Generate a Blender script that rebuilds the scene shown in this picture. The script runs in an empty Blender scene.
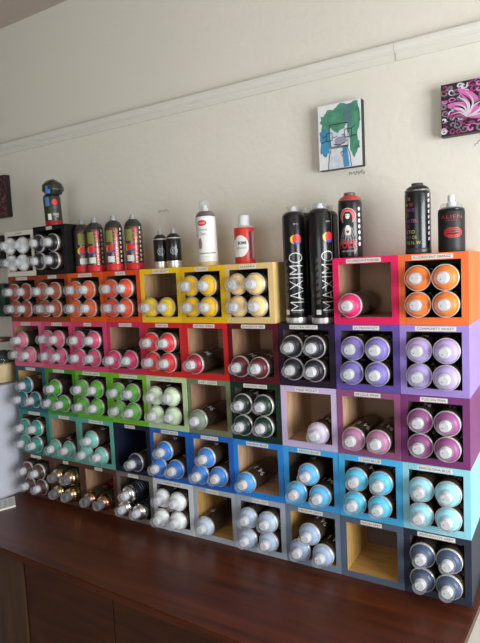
import bpy, bmesh, math, random
from mathutils import Matrix, Vector
random.seed(7)
sc = bpy.context.scene
COL = sc.collection
PI = math.pi

# ------------------------------------------------------------------ materials
def lin(c):
    out = []
    for v in c:
        v /= 255.0
        out.append(v / 12.92 if v <= .04045 else ((v + .055) / 1.055) ** 2.4)
    return tuple(out) + (1.0,)

MATS = {}
def mat(name, rgb, rough=.5, metal=0.0, var=.0, scale=30, bump=0.0, bscale=200, coat=0.0, spec=None):
    if name in MATS: return MATS[name]
    m = bpy.data.materials.new(name); m.use_nodes = True
    nt = m.node_tree; b = nt.nodes['Principled BSDF']
    b.inputs['Roughness'].default_value = rough
    b.inputs['Metallic'].default_value = metal
    b.inputs['Coat Weight'].default_value = coat
    if spec is not None: b.inputs['Specular IOR Level'].default_value = spec
    c = lin(rgb)
    b.inputs['Base Color'].default_value = c
    if var > 0 or bump > 0:
        tc = nt.nodes.new('ShaderNodeTexCoord')
    if var > 0:
        n = nt.nodes.new('ShaderNodeTexNoise'); n.inputs['Scale'].default_value = scale; n.inputs['Detail'].default_value = 4
        nt.links.new(tc.outputs['Object'], n.inputs['Vector'])
        r = nt.nodes.new('ShaderNodeValToRGB')
        r.color_ramp.elements[0].position = .3; r.color_ramp.elements[1].position = .7
        r.color_ramp.elements[0].color = tuple(v * (1 - var) for v in c[:3]) + (1,)
        r.color_ramp.elements[1].color = tuple(min(1, v * (1 + var)) for v in c[:3]) + (1,)
        nt.links.new(n.outputs['Fac'], r.inputs['Fac']); nt.links.new(r.outputs['Color'], b.inputs['Base Color'])
    if bump > 0:
        n2 = nt.nodes.new('ShaderNodeTexNoise'); n2.inputs['Scale'].default_value = bscale; n2.inputs['Detail'].default_value = 5
        nt.links.new(tc.outputs['Object'], n2.inputs['Vector'])
        bp = nt.nodes.new('ShaderNodeBump'); bp.inputs['Strength'].default_value = bump; bp.inputs['Distance'].default_value = .004
        nt.links.new(n2.outputs['Fac'], bp.inputs['Height']); nt.links.new(bp.outputs['Normal'], b.inputs['Normal'])
    MATS[name] = m
    return m

def wood(name, c1, c2, scale=(3, 40, 40), rough=.55, wave=0.0, knots=False, spec=.4, mixs=9):
    if name in MATS: return MATS[name]
    m = bpy.data.materials.new(name); m.use_nodes = True
    nt = m.node_tree; b = nt.nodes['Principled BSDF']; b.inputs['Roughness'].default_value = rough
    b.inputs['Specular IOR Level'].default_value = spec
    tc = nt.nodes.new('ShaderNodeTexCoord'); mp = nt.nodes.new('ShaderNodeMapping')
    mp.inputs['Scale'].default_value = scale
    nt.links.new(tc.outputs['Object'], mp.inputs['Vector'])
    n = nt.nodes.new('ShaderNodeTexNoise'); n.inputs['Scale'].default_value = 1; n.inputs['Detail'].default_value = 7
    n.inputs['Distortion'].default_value = .6 + wave
    nt.links.new(mp.outputs['Vector'], n.inputs['Vector'])
    r = nt.nodes.new('ShaderNodeValToRGB')
    r.color_ramp.elements[0].position = .3; r.color_ramp.elements[1].position = .72
    r.color_ramp.elements[0].color = lin(c1); r.color_ramp.elements[1].color = lin(c2)
    nt.links.new(n.outputs['Fac'], r.inputs['Fac'])
    out = r.outputs['Color']
    if knots:
        v = nt.nodes.new('ShaderNodeTexVoronoi'); v.inputs['Scale'].default_value = mixs
        nt.links.new(tc.outputs['Object'], v.inputs['Vector'])
        r2 = nt.nodes.new('ShaderNodeValToRGB')
        r2.color_ramp.elements[0].position = .08; r2.color_ramp.elements[1].position = .16
        r2.color_ramp.elements[0].color = (.25, .12, .06, 1); r2.color_ramp.elements[1].color = (1, 1, 1, 1)
        nt.links.new(v.outputs['Distance'], r2.inputs['Fac'])
        mx = nt.nodes.new('ShaderNodeMixRGB'); mx.blend_type = 'MULTIPLY'; mx.inputs['Fac'].default_value = 1
        nt.links.new(out, mx.inputs['Color1']); nt.links.new(r2.outputs['Color'], mx.inputs['Color2'])
        out = mx.outputs['Color']
    nt.links.new(out, b.inputs['Base Color'])
    MATS[name] = m
    return m

def clear_mat(name, tint, fac, rough=.12):
    m = bpy.data.materials.new(name); m.use_nodes = True
    nt = m.node_tree; b = nt.nodes['Principled BSDF']
    b.inputs['Base Color'].default_value = lin(tint); b.inputs['Roughness'].default_value = rough
    t = nt.nodes.new('ShaderNodeBsdfTransparent'); mx = nt.nodes.new('ShaderNodeMixShader')
    mx.inputs['Fac'].default_value = fac
    o = nt.nodes['Material Output']
    nt.links.new(t.outputs[0], mx.inputs[1]); nt.links.new(b.outputs[0], mx.inputs[2]); nt.links.new(mx.outputs[0], o.inputs['Surface'])
    return m

M_CLEAR = clear_mat('clear_plastic', (196, 198, 202), .22, .2)
M_GLASS = clear_mat('jar_glass', (170, 185, 175), .06, .04)
M_PANE = clear_mat('window_glass', (220, 230, 235), .06, .03)
M_SILVER = mat('bright_tinplate', (222, 220, 216), .34, .7)
M_RIM = mat('crimped_rim', (232, 229, 226), .34, .55)
M_DSILVER = mat('dull_tinplate', (160, 160, 158), .35, 1)
M_BLACK = mat('gloss_black_print', (17, 17, 20), .28, 0, coat=.3)
M_BODY = mat('dark_can_print', (112, 97, 84), .25, .8)
M_OLIVE = mat('olive_can_print', (66, 68, 50), .32, .5)
M_NAVYB = mat('slate_can_print', (42, 48, 58), .28, .5)
M_WHITE = mat('white_plastic', (218, 220, 222), .5)
M_PRINT = mat('white_ink', (225, 225, 222), .5)
M_DOT = mat('dark_hole', (60, 60, 60), .6)
M_INK = mat('black_ink', (30, 30, 32), .6)
M_RED = mat('red_ink', (215, 40, 45), .4)
M_PINKR = mat('pink_red_ink', (225, 70, 90), .4)
M_BLUE = mat('blue_ink', (40, 80, 160), .4)
M_YEL = mat('yellow_ink', (235, 190, 40), .4)
M_OLV = mat('olive_ink', (132, 132, 62), .5)
M_GREY = mat('grey_ink', (150, 150, 150), .5)
M_CARD = mat('label_card', (226, 222, 212), .6)
M_PLY = wood('plywood', (174, 138, 104), (206, 170, 134), (6, 60, 6), .6)
M_PLYK = wood('knotty_plywood', (150, 112, 86), (178, 142, 112), (6, 50, 6), .6, knots=True, mixs=11)
M_PINE = wood('golden_pine', (180, 138, 72), (206, 166, 98), (8, 60, 8), .6)
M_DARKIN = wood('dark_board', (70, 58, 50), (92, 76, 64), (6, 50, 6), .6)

# ------------------------------------------------------------------ mesh helpers
def link(name, bm, mats, parent=None, smooth=False, angle=None):
    me = bpy.data.meshes.new(name); bm.normal_update(); bm.to_mesh(me); bm.free()
    if not isinstance(mats, (list, tuple)): mats = [mats]
    for m in mats: me.materials.append(m)
    if smooth:
        for p in me.polygons: p.use_smooth = True
        if angle is not None:
            me.set_sharp_from_angle(angle=math.radians(angle))
    o = bpy.data.objects.new(name, me); COL.objects.link(o)
    if parent: o.parent = parent
    return o

def empty(name, loc=(0, 0, 0), label=None, cat=None, group=None):
    o = bpy.data.objects.new(name, None); COL.objects.link(o); o.location = loc
    o.empty_display_size = .02
    tag(o, label, cat, group)
    return o
def tag(o, label=None, cat=None, group=None, kind=None):
    if label: o['label'] = label
    if cat: o['category'] = cat
    if group: o['group'] = group
    if kind: o['kind'] = kind
    return o

def box(bm, x0, x1, y0, y1, z0, z1, mi=0, bev=0.0):
    r = bmesh.ops.create_cube(bm, size=1)
    vs = r['verts']
    for v in vs:
        v.co = Vector(((x0 + x1) / 2 + v.co.x * (x1 - x0), (y0 + y1) / 2 + v.co.y * (y1 - y0), (z0 + z1) / 2 + v.co.z * (z1 - z0)))
    fs = {f for v in vs for f in v.link_faces}
    for f in fs: f.material_index = mi
    if bev > 0:
        es = list({e for v in vs for e in v.link_edges})
        bmesh.ops.bevel(bm, geom=es, offset=bev, segments=2, affect='EDGES', profile=.5, material=mi)
    return fs

def lathe(bm, prof, seg=32, mi=0, cap0=False, cap1=False, cx=0, cy=0):
    rings = []
    for r, z in prof:
        rings.append([bm.verts.new((cx + r * math.cos(2 * PI * k / seg), cy + r * math.sin(2 * PI * k / seg), z)) for k in range(seg)])
    for a, b in zip(rings, rings[1:]):
        for k in range(seg):
            f = bm.faces.new((a[k], a[(k + 1) % seg], b[(k + 1) % seg], b[k])); f.material_index = mi
    if cap0: bm.faces.new(list(reversed(rings[0]))).material_index = mi
    if cap1: bm.faces.new(rings[-1]).material_index = mi

def prism(bm, pts, d0, d1, mi=0, plane='xz'):
    """polygon in x,z with depth y from d0 to d1"""
    a = [bm.verts.new((p[0], d0, p[1])) for p in pts]; b = [bm.verts.new((p[0], d1, p[1])) for p in pts]
    n = len(pts)
    fs = [bm.faces.new(a), bm.faces.new(list(reversed(b)))]
    for k in range(n): fs.append(bm.faces.new((a[k], b[k], b[(k + 1) % n], a[(k + 1) % n])))
    for f in fs: f.material_index = mi
    bmesh.ops.recalc_face_normals(bm, faces=fs)

def slab(bm, pts, z0, z1, mi=0):
    a = [bm.verts.new((p[0], p[1], z0)) for p in pts]; b = [bm.verts.new((p[0], p[1], z1)) for p in pts]
    n = len(pts); fs = [bm.faces.new(a), bm.faces.new(b)]
    for k in range(n): fs.append(bm.faces.new((a[k], a[(k + 1) % n], b[(k + 1) % n], b[k])))
    for f in fs: f.material_index = mi
    bmesh.ops.recalc_face_normals(bm, faces=fs)
    return fs

def text_bm(s, thin=0.0, size=1.0):
    """flat text mesh in x,y, returned centred and with its width and height"""
    cu = bpy.data.curves.new('t', 'FONT'); cu.body = s; cu.size = size; cu.fill_mode = 'FRONT'; cu.resolution_u = 3
    cu.offset = thin; cu.extrude = 0
    o = bpy.data.objects.new('t', cu); COL.objects.link(o)
    dg = bpy.context.evaluated_depsgraph_get(); dg.update()
    me = bpy.data.meshes.new_from_object(o.evaluated_get(dg))
    bm = bmesh.new(); bm.from_mesh(me)
    bpy.data.objects.remove(o); bpy.data.curves.remove(cu); bpy.data.meshes.remove(me)
    xs = [v.co.x for v in bm.verts]; ys = [v.co.y for v in bm.verts]
    w, h = max(xs) - min(xs), max(ys) - min(ys)
    for v in bm.verts: v.co.x -= (max(xs) + min(xs)) / 2; v.co.y -= (max(ys) + min(ys)) / 2
    return bm, w, h

def fit_text(s, W, H, thin=0.0, rot=False):
    bm, w, h = text_bm(s, thin)
    for v in bm.verts:
        v.co.x *= W / w; v.co.y *= H / h
        if rot: v.co.x, v.co.y = -v.co.y, v.co.x
    return bm

def poly2(bm, pts, mi=0):
    f = bm.faces.new([bm.verts.new((p[0], p[1], 0)) for p in pts]); f.material_index = mi
    if f.calc_area() and f.normal.z < 0: f.normal_flip()
    return f
def ell(cx, cy, rx, ry, n=24, a0=0, a1=2 * PI):
    return [(cx + rx * math.cos(a0 + (a1 - a0) * k / n), cy + ry * math.sin(a0 + (a1 - a0) * k / n)) for k in range(n)]
def ring2(bm, cx, cy, rx, ry, t, mi=0, n=28, a0=0, a1=2 * PI):
    for k in range(n):
        p, q = a0 + (a1 - a0) * k / n, a0 + (a1 - a0) * (k + 1) / n
        poly2(bm, [(cx + rx * math.cos(p), cy + ry * math.sin(p)), (cx + rx * math.cos(q), cy + ry * math.sin(q)),
                   (cx + (rx - t) * math.cos(q), cy + (ry - t) * math.sin(q)), (cx + (rx - t) * math.cos(p), cy + (ry - t) * math.sin(p))], mi)
def rect2(bm, x0, x1, y0, y1, mi=0): poly2(bm, [(x0, y0), (x1, y0), (x1, y1), (x0, y1)], mi)
def stroke2(bm, pts, w, mi=0, taper=False):
    n = len(pts); L = []
    for k, p in enumerate(pts):
        a = Vector(pts[max(0, k - 1)]); b = Vector(pts[min(n - 1, k + 1)])
        d = (b - a); d = d.normalized() if d.length > 0 else Vector((1, 0)); nn = Vector((-d.y, d.x))
        ww = w / 2 * ((.25 + .75 * math.sin(PI * (k + .3) / (n - .4))) if taper else 1)
        L.append((Vector(p) + nn * ww, Vector(p) - nn * ww))
    for (a, b), (c, d) in zip(L, L[1:]): poly2(bm, [a, b, d, c], mi)

def wrap(bm, r, phi, zc, lift=.0004):
    """bend flat x,y art round a can of radius r; phi 0 looks to -y, positive turns to +x"""
    step = r * .22
    for lo in range(-14, 15):
        geom = bm.verts[:] + bm.edges[:] + bm.faces[:]
        bmesh.ops.bisect_plane(bm, geom=geom, plane_co=(lo * step, 0, 0), plane_no=(1, 0, 0), dist=1e-6)
    for v in bm.verts:
        a = phi + v.co.x / r; R = r + lift + v.co.z
        v.co = Vector((R * math.sin(a), -R * math.cos(a), zc + v.co.y))
    return bm

# ------------------------------------------------------------------ the setting
DESK = .75
WALL = .198
def struct(name, bm, m, smooth=False):
    return tag(link(name, bm, m, smooth=smooth), kind='structure')
M_WALL = mat('plaster', (226, 222, 208), .75, 0, var=.025, scale=1.3, bump=.35, bscale=45)
M_CEIL = mat('ceiling_paint', (186, 172, 160), .85)
M_WALL2 = mat('bounce_cut_plaster', (150, 147, 142), .8, 0, var=.03, scale=1.5)  # for the unseen walls, greyed to hold down bounced light
M_FLOOR = wood('floor_boards', (128, 116, 104), (150, 138, 126), (4, 30, 4), .5)
M_TRIM = mat('rail_paint', (222, 219, 208), .6, 0, bump=.15, bscale=60)
XL, XR, YF, CEIL = -1.7, 3.5, -3.4, 2.792
bm = bmesh.new(); box(bm, XL, XR, YF, WALL + .1, -.1, 0); struct('floor', bm, M_FLOOR)
bm = bmesh.new(); box(bm, XL, XR, YF, WALL + .1, CEIL, CEIL + .1); struct('ceiling', bm, M_CEIL)
bm = bmesh.new(); box(bm, XL - .1, XR + .1, WALL, WALL + .1, 0, CEIL); struct('wall_back', bm, M_WALL)
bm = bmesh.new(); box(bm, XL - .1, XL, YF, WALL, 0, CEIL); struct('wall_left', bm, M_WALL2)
def holed(bm, axis, pos, th, lo, hi, h0, h1, z0, z1):
    def b(a, c, d, e):
        if axis == 'x': box(bm, pos, pos + th, a, c, d, e)
        else: box(bm, a, c, pos - th, pos, d, e)
    b(lo, h0, 0, CEIL); b(h1, hi, 0, CEIL); b(h0, h1, 0, z0); b(h0, h1, z1, CEIL)
W1 = (.5, 3.3, .75, 2.5)         # shop window behind the viewer: x0,x1,z0,z1
W2 = (-1.75, -.25, .7, 2.3)      # window in the right wall: y0,y1,z0,z1
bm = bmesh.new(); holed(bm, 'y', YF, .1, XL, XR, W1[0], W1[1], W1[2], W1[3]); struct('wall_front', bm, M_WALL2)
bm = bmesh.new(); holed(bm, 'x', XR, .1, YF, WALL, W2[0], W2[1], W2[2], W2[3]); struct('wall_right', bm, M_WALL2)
def window(name, axis, pos, a0, a1, z0, z1):
    bm = bmesh.new(); t = .05
    def b(p, q, r, s, d0=.0, d1=.08):
        if axis == 'y': box(bm, p, q, pos - d1, pos - d0, r, s)
        else: box(bm, pos + d0, pos + d1, p, q, r, s)
    b(a0, a0 + t, z0, z1); b(a1 - t, a1, z0, z1); b(a0 + t, a1 - t, z0, z0 + t); b(a0 + t, a1 - t, z1 - t, z1)
    mid = (a0 + a1) / 2; b(mid - .02, mid + .02, z0 + t, z1 - t)
    o = struct(name, bm, M_TRIM)
    bm = bmesh.new()
    def b2(d): 
        if axis == 'y': box(bm, a0 + t, a1 - t, pos - .045, pos - .04, z0 + t, z1 - t)
        else: box(bm, pos + .04, pos + .045, a0 + t, a1 - t, z0 + t, z1 - t)
    b2(0); link('pane', bm, M_PANE, o)
window('window_1', 'y', YF, *W1); window('window_2', 'x', XR, *W2)
# picture rail: a flat board with a rounded moulding along its upper half, jointed once
bm = bmesh.new()
box(bm, XL, 1.577, WALL - .008, WALL, 2.247, 2.30, bev=.002); box(bm, 1.578, XR, WALL - .0095, WALL, 2.247, 2.30, bev=.002)
for a, b_ in ((XL, 1.577), (1.578, XR)):
    prof = [(0, 2.30), (0, 2.266), (-.008, 2.268), (-.014, 2.274), (-.018, 2.284), (-.018, 2.292), (-.012, 2.296), (-.008, 2.30)]
    v0 = [bm.verts.new((a, WALL + p[0] - .004, p[1])) for p in prof]; v1 = [bm.verts.new((b_, WALL + p[0] - .004, p[1])) for p in prof]
    n = len(prof); fs = [bm.faces.new(v0), bm.faces.new(v1)]
    for k in range(n): fs.append(bm.faces.new((v0[k], v0[(k + 1) % n], v1[(k + 1) % n], v1[k])))
    bmesh.ops.recalc_face_normals(bm, faces=fs)
struct('trim_1', bm, M_TRIM)
bm = bmesh.new(); box(bm, 1.9, XR, WALL - .015, WALL, 0, .11, bev=.003); struct('baseboard_back', bm, M_TRIM)

# ------------------------------------------------------------------ desk
M_WAL = wood('walnut_top', (62, 27, 12), (98, 47, 22), (2.2, 26, 26), .36, .3, spec=.4)
M_WALP = wood('walnut_panel', (56, 31, 18), (80, 44, 25), (3, 3, 22), .45, .4, spec=.3)
M_WALL_LEG = wood('walnut_leg', (66, 44, 28), (88, 62, 42), (30, 30, 3), .5)
def front_y(x): return -.361 - .0385 * (x - .33)
dk = empty('desk', (.85, -.1, 0), 'dark walnut desk with a glossy top carrying the stacked cubby boxes', 'desk')
def local(o, dx=-.85, dy=.1, dz=0):
    o.location = (dx, dy, dz)
    return o
XD0 = -.045
top = [(XD0, front_y(XD0)), (1.785, front_y(1.785)), (1.8255, WALL - .004), (XD0, WALL - .004)]
bm = bmesh.new(); fs = slab(bm, top, DESK - .026, DESK)
es = [e for e in bm.edges if abs(e.verts[0].co.z - e.verts[1].co.z) < 1e-6]
bmesh.ops.bevel(bm, geom=es, offset=.003, segments=2, affect='EDGES')
local(link('desktop', bm, M_WAL, dk))
def skewbox(bm, x0, x1, d0, d1, z0, z1):
    slab(bm, [(x0, front_y(x0) + d0), (x1, front_y(x1) + d0), (x1, front_y(x1) + d1), (x0, front_y(x0) + d1)], z0, z1)
zt = DESK - .0262
for x0, x1 in ((.43, .852), (.856, 1.28), (1.284, 1.70)):
    bm = bmesh.new(); skewbox(bm, x0, x1, .022, .04, .12, zt); local(link('front_panel', bm, M_WALP, dk))
for x0, x1, nm in ((XD0 + .02, .42, 'pedestal'),):
    bm = bmesh.new(); skewbox(bm, x0, x1, .018, .40, .0, zt); local(link('pedestal', bm, M_WALL_LEG, dk))
bm = bmesh.new(); skewbox(bm, 1.70, 1.75, .018, .44, .0, zt); local(link('end_panel', bm, M_WALP, dk))
bm = bmesh.new(); skewbox(bm, .42, 1.70, .05, .07, .1, zt); local(link('apron', bm, M_WALP, dk))

# white half-height cabinet on the left, its side against the desk
M_CAB = mat('white_cabinet', (200, 202, 214), .6, 0, bump=.08, bscale=40)
cb = empty('cabinet', (-.3, -.05, 0), 'white painted low cabinet left of the desk, below the glass jar', 'cabinet')
bm = bmesh.new(); box(bm, -.62, -.052, -.42, WALL - .004, 0, 1.212, bev=.003); local(link('body', bm, M_CAB, cb), .3, .05)
bm = bmesh.new(); box(bm, -.63, -.047, -.43, WALL - .004, 1.2122, 1.23, bev=.003); local(link('top', bm, M_CAB, cb), .3, .05)

# jar with spray tips
jx, jy, jz = -.125, .02, 1.2302
jar = empty('glass_jar', (jx, jy, jz), 'clear glass jar of spray nozzle tips standing on the white cabinet', 'jar')
bm = bmesh.new()
lathe(bm, [(.052, .004), (.062, .010), (.064, .02), (.064, .135), (.060, .155), (.048, .168), (.048, .185)], 40)
link('glass', bm, M_GLASS, jar, True)
bm = bmesh.new(); lathe(bm, [(.0, .0), (.050, .0), (.055, .0035), (.0, .0038)], 40); link('base', bm, M_GLASS, jar, True)
bm = bmesh.new(); lathe(bm, [(.0465, .178), (.0475, .182), (.054, .1855), (.055, .189), (.054, .193), (.047, .195), (.0, .1955)], 40, cap0=True)
link('lid', bm, mat('jar_lid', (112, 82, 70), .4, .3), jar, True, 40)
def pile(name, z0, z1, m, label, cat):
    bm = bmesh.new(); rnd = random.Random(3)
    lathe(bm, [(0, z0), (.058, z0), (.0605, z0 + .004), (.0605, z1 - .006), (.05, z1)], 28, cap1=True)
    for k in range(150):
        a = rnd.random() * 2 * PI; z = z0 + .006 + (z1 - z0 - .012) * rnd.random(); rr = .0555
        if k > 110: rr = .05 * math.sqrt(rnd.random()); z = z1 - .002
        mt = Matrix.Translation((rr * math.cos(a), rr * math.sin(a), z)) @ Matrix.Rotation(rnd.random() * 3, 4, 'X') @ Matrix.Rotation(rnd.random() * 3, 4, 'Y')
        bmesh.ops.create_cone(bm, cap_ends=True, segments=8, radius1=.0065, radius2=.0055, depth=.008, matrix=mt)
    o = link(name, bm, m); o.location = (jx, jy, jz)
    tag(o, label, cat, kind='stuff')
pile('beige_nozzle_tips', .0045, .088, mat('beige_tip', (214, 190, 140), .5), 'beige spray tips filling the lower half of the glass jar', 'spray tips')
pile('black_nozzle_tips', .0885, .132, mat('black_tip', (10, 10, 11), .6), 'black spray tips lying on the beige ones in the jar', 'spray tips')

# paper pad
pd = empty('paper_pad', (.0, 0, DESK + .0003), 'small white paper pad with handwriting on the desk left of the boxes', 'paper pad')
px, py = .080, -.112
def padpts(g=0):
    u = Vector((-.72, .50)).normalized(); w = Vector((-.35, -.9)).normalized()
    c = Vector((px, py)); return [c, c + u * .105, c + u * .105 + w * .13, c + w * .13]
bm = bmesh.new(); slab(bm, padpts(), 0, .0062); link('pages', bm, M_CARD, pd)
bm = bmesh.new(); slab(bm, [Vector((p.x, p.y)) * .998 + Vector((.0001, 0)) for p in padpts()], .0064, .0072); link('cover', bm, mat('pad_cover', (206, 206, 198), .6), pd)
bm = bmesh.new(); P4 = padpts(); c0 = P4[0]; U = (P4[1] - P4[0]); W_ = (P4[3] - P4[0])
for row in range(4):
    for wd in range(5):
        a = .1 + wd * .165; L = .09 + .04 * random.random(); t = .15 + row * .2
        pts = [tuple(c0 + W_ * (a + L * s / 6) + U * (t + .035 * ((-1) ** s))) for s in range(7)]
        stroke2(bm, pts, .0022)
for v in bm.verts: v.co.z = .0074
link('handwriting', bm, M_INK, pd)

# ------------------------------------------------------------------ lying spray cans
R_CAN, R_RIM, L_RIM = .0332, .0340, .160
SC = 1.03
def bm_body():
    bm = bmesh.new()
    lathe(bm, [(0, .004), (.024, .003), (.0295, 0), (.0315, .001), (.0318, .006), (R_CAN, .009), (R_CAN, .149), (.0318, .1525), (.0308, .154)], 36)
    return bm
def bm_rim():
    bm = bmesh.new()
    lathe(bm, [(.0300, .1515), (.0328, .1515), (R_RIM, .1535), (R_RIM, .1592), (.0336, .1606), (.0328, .1613), (.0320, .1613), (.0315, .1600), (.0310, .1570)], 36)
    return bm
def bm_collar():
    bm = bmesh.new()
    lathe(bm, [(.0298, .156), (.0300, .1600), (.0293, .1637), (.0272, .1680), (.0245, .1716), (.0215, .1735), (.0180, .1748), (.0168, .1768), (.0150, .1772), (0, .1772)], 36)
    return bm
def bm_chrome_collar():
    bm = bmesh.new()
    lathe(bm, [(.0310, .153), (.0308, .160), (.0295, .166), (.027, .171), (.023, .175), (.0185, .1775), (.0172, .179), (.015, .179), (0, .179)], 36)
    return bm
def bm_nozzle():
    bm = bmesh.new()
    lathe(bm, [(.0145, .1774), (.0145, .183), (.0128, .185), (.0124, .1935), (.0112, .1955), (0, .1960)], 20)
    lathe(bm, [(.0016, .1961), (0, .1965)], 8, mi=1, cx=.004, cy=.003)
    return bm
def bm_cap():
    bm = bmesh.new()
    lathe(bm, [(.0196, .1744), (.0194, .180), (.0186, .194), (.0178, .2025), (.0164, .2054), (.0, .2062)], 28)
    return bm
PROTO = {}
def proto_part(key, fn, name, mats, angle=35):
    if key not in PROTO:
        b0 = fn()
        if key.startswith(('collar', 'nozzle', 'cap')):
            for v in b0.verts: v.co.x *= SC; v.co.y *= SC
        o = link(name, b0, mats, None, True, angle)
        PROTO[key] = o.data
        bpy.data.objects.remove(o)
    return PROTO[key]
def bm_mark():
    bm = fit_text('94', .020, .026)
    wrap(bm, R_CAN, 0, .105)
    b2 = fit_text('SPRAY', .026, .007, rot=True); wrap(b2, R_CAN, .75, .105)
    me = bpy.data.meshes.new('x'); b2.to_mesh(me); b2.free(); bm.from_mesh(me); bpy.data.meshes.remove(me)
    return bm
def bm_stripes():
    bm = bmesh.new()
    for k in range(9): rect2(bm, -.03, .03, -.05 + k * .011, -.05 + k * .011 + .002)
    wrap(bm, R_CAN, 0, .09); return bm
def bm_blob():
    bm = bmesh.new(); poly2(bm, ell(0, .02, .008, .010)); rect2(bm, -.010, .010, -.03, -.005)
    wrap(bm, R_CAN, 0, .075); return bm

def child(name, me, parent, label=None):
    o = bpy.data.objects.new(name, me); COL.objects.link(o); o.parent = parent
    if label: o['label'] = label
    return o

def lying_can(x, ring_y, z, yaw, roll, colour, rgb, style, label, group):
    r = empty('spray_can', (0, 0, 0), label, 'spray can', group)
    M = Matrix.Rotation(yaw, 4, 'Z') @ Matrix.Rotation(PI / 2, 4, 'X') @ Matrix.Rotation(roll, 4, 'Z')
    r.rotation_euler = M.to_euler()
    # base sits behind the ring along the can's axis
    ax = M.to_3x3() @ Vector((0, 0, 1))
    r.location = Vector((x, ring_y, z)) - ax * L_RIM
    bodym = {'plain': M_BODY, 'gold': M_OLIVE, 'copper': M_OLIVE, 'chrome': M_NAVYB}[style]
    child('body', proto_part('body' + style, bm_body, 'body', bodym), r)
    if style == 'plain':
        cm = mat('collar_' + colour, rgb, .38, 0)
        child('collar', proto_part('collar' + colour, bm_collar, 'collar', cm), r)
        child('rim', proto_part('rim', bm_rim, 'rim', M_RIM), r)
        child('printed_mark', proto_part('mark', bm_mark, 'printed_mark', M_PRINT), r)
        child('nozzle', proto_part('nozzle', bm_nozzle, 'nozzle', [M_WHITE, M_DOT]), r)
    else:
        cm = mat('shoulder_' + style, rgb, .22, 1)
        child('collar', proto_part('collar' + style, bm_chrome_collar, 'collar', cm), r)
        if style == 'chrome':
            child('printed_mark', proto_part('stripes', bm_stripes, 'printed_mark', M_GREY), r)
            child('nozzle', proto_part('nozzle', bm_nozzle, 'nozzle', [M_WHITE, M_DOT]), r)
        else:
            child('printed_mark', proto_part('blob' + style, bm_blob, 'printed_mark', M_BLUE if style == 'gold' else M_RED), r)
            child('nozzle', proto_part('nozzleb', bm_nozzle, 'nozzle', [mat('dark_plastic', (34, 40, 52), .4), M_DOT]), r)
    child('clear_cap', proto_part('cap', bm_cap, 'clear_cap', M_CLEAR), r)
    return r

# ------------------------------------------------------------------ cubby boxes
XS = [0.0, .1831, .3600, .5439, .7230, .9008, 1.0768, 1.2580, 1.4400, 1.6240, 1.8]
ZS = [1.686, 1.4997, 1.3113, 1.1228, .9354, .7502]
T, TB, DEPTH = .018, .020, .190
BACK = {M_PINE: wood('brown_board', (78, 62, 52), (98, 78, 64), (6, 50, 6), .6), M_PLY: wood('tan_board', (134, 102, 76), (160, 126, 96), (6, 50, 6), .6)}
def cubby(x0, x1, z0, z1, paint_rgb, name, inside, label, text, lw, y0):
    b = empty('cubby_box', ((x0 + x1) / 2, y0, z0), label, 'storage box', 'painted cubby boxes')
    pm = mat('paint_' + name.replace(' ', '_'), paint_rgb, .55, 0, spec=.3, var=.06, scale=14, bump=.06, bscale=60)
    w, h = x1 - x0, z1 - z0; hw = w / 2
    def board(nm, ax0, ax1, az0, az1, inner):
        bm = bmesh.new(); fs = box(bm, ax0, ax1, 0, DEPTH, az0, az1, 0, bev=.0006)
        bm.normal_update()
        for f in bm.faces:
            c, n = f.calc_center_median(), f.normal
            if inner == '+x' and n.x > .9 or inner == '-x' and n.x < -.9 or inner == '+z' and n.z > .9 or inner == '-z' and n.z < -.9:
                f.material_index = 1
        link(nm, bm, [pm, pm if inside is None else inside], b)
    board('side_panel', -hw, -hw + T, 0, h, '+x'); board('side_panel', hw - T, hw, 0, h, '-x')
    board('top_panel', -hw + T, hw - T, h - T, h, '-z'); board('bottom_panel', -hw + T, hw - T, 0, TB, '+z')
    bm = bmesh.new(); box(bm, -hw + T, hw - T, DEPTH - .010, DEPTH - .0005, TB, h - T)
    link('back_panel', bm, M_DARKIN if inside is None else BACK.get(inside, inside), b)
    if text:
        lx = random.uniform(-.006, .006)
        bm = bmesh.new(); box(bm, lx - lw / 2, lx + lw / 2, -.0006, -.0001, h - .0155, h - .0035)
        l = link('label_card', bm, M_CARD, b)
        bm = fit_text(text, lw * .9, .0062)
        for v in bm.verts: v.co = Vector((v.co.x + lx, -.0008, v.co.y + h - .0095))
        link('lettering', bm, M_INK, l)
    return b

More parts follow.
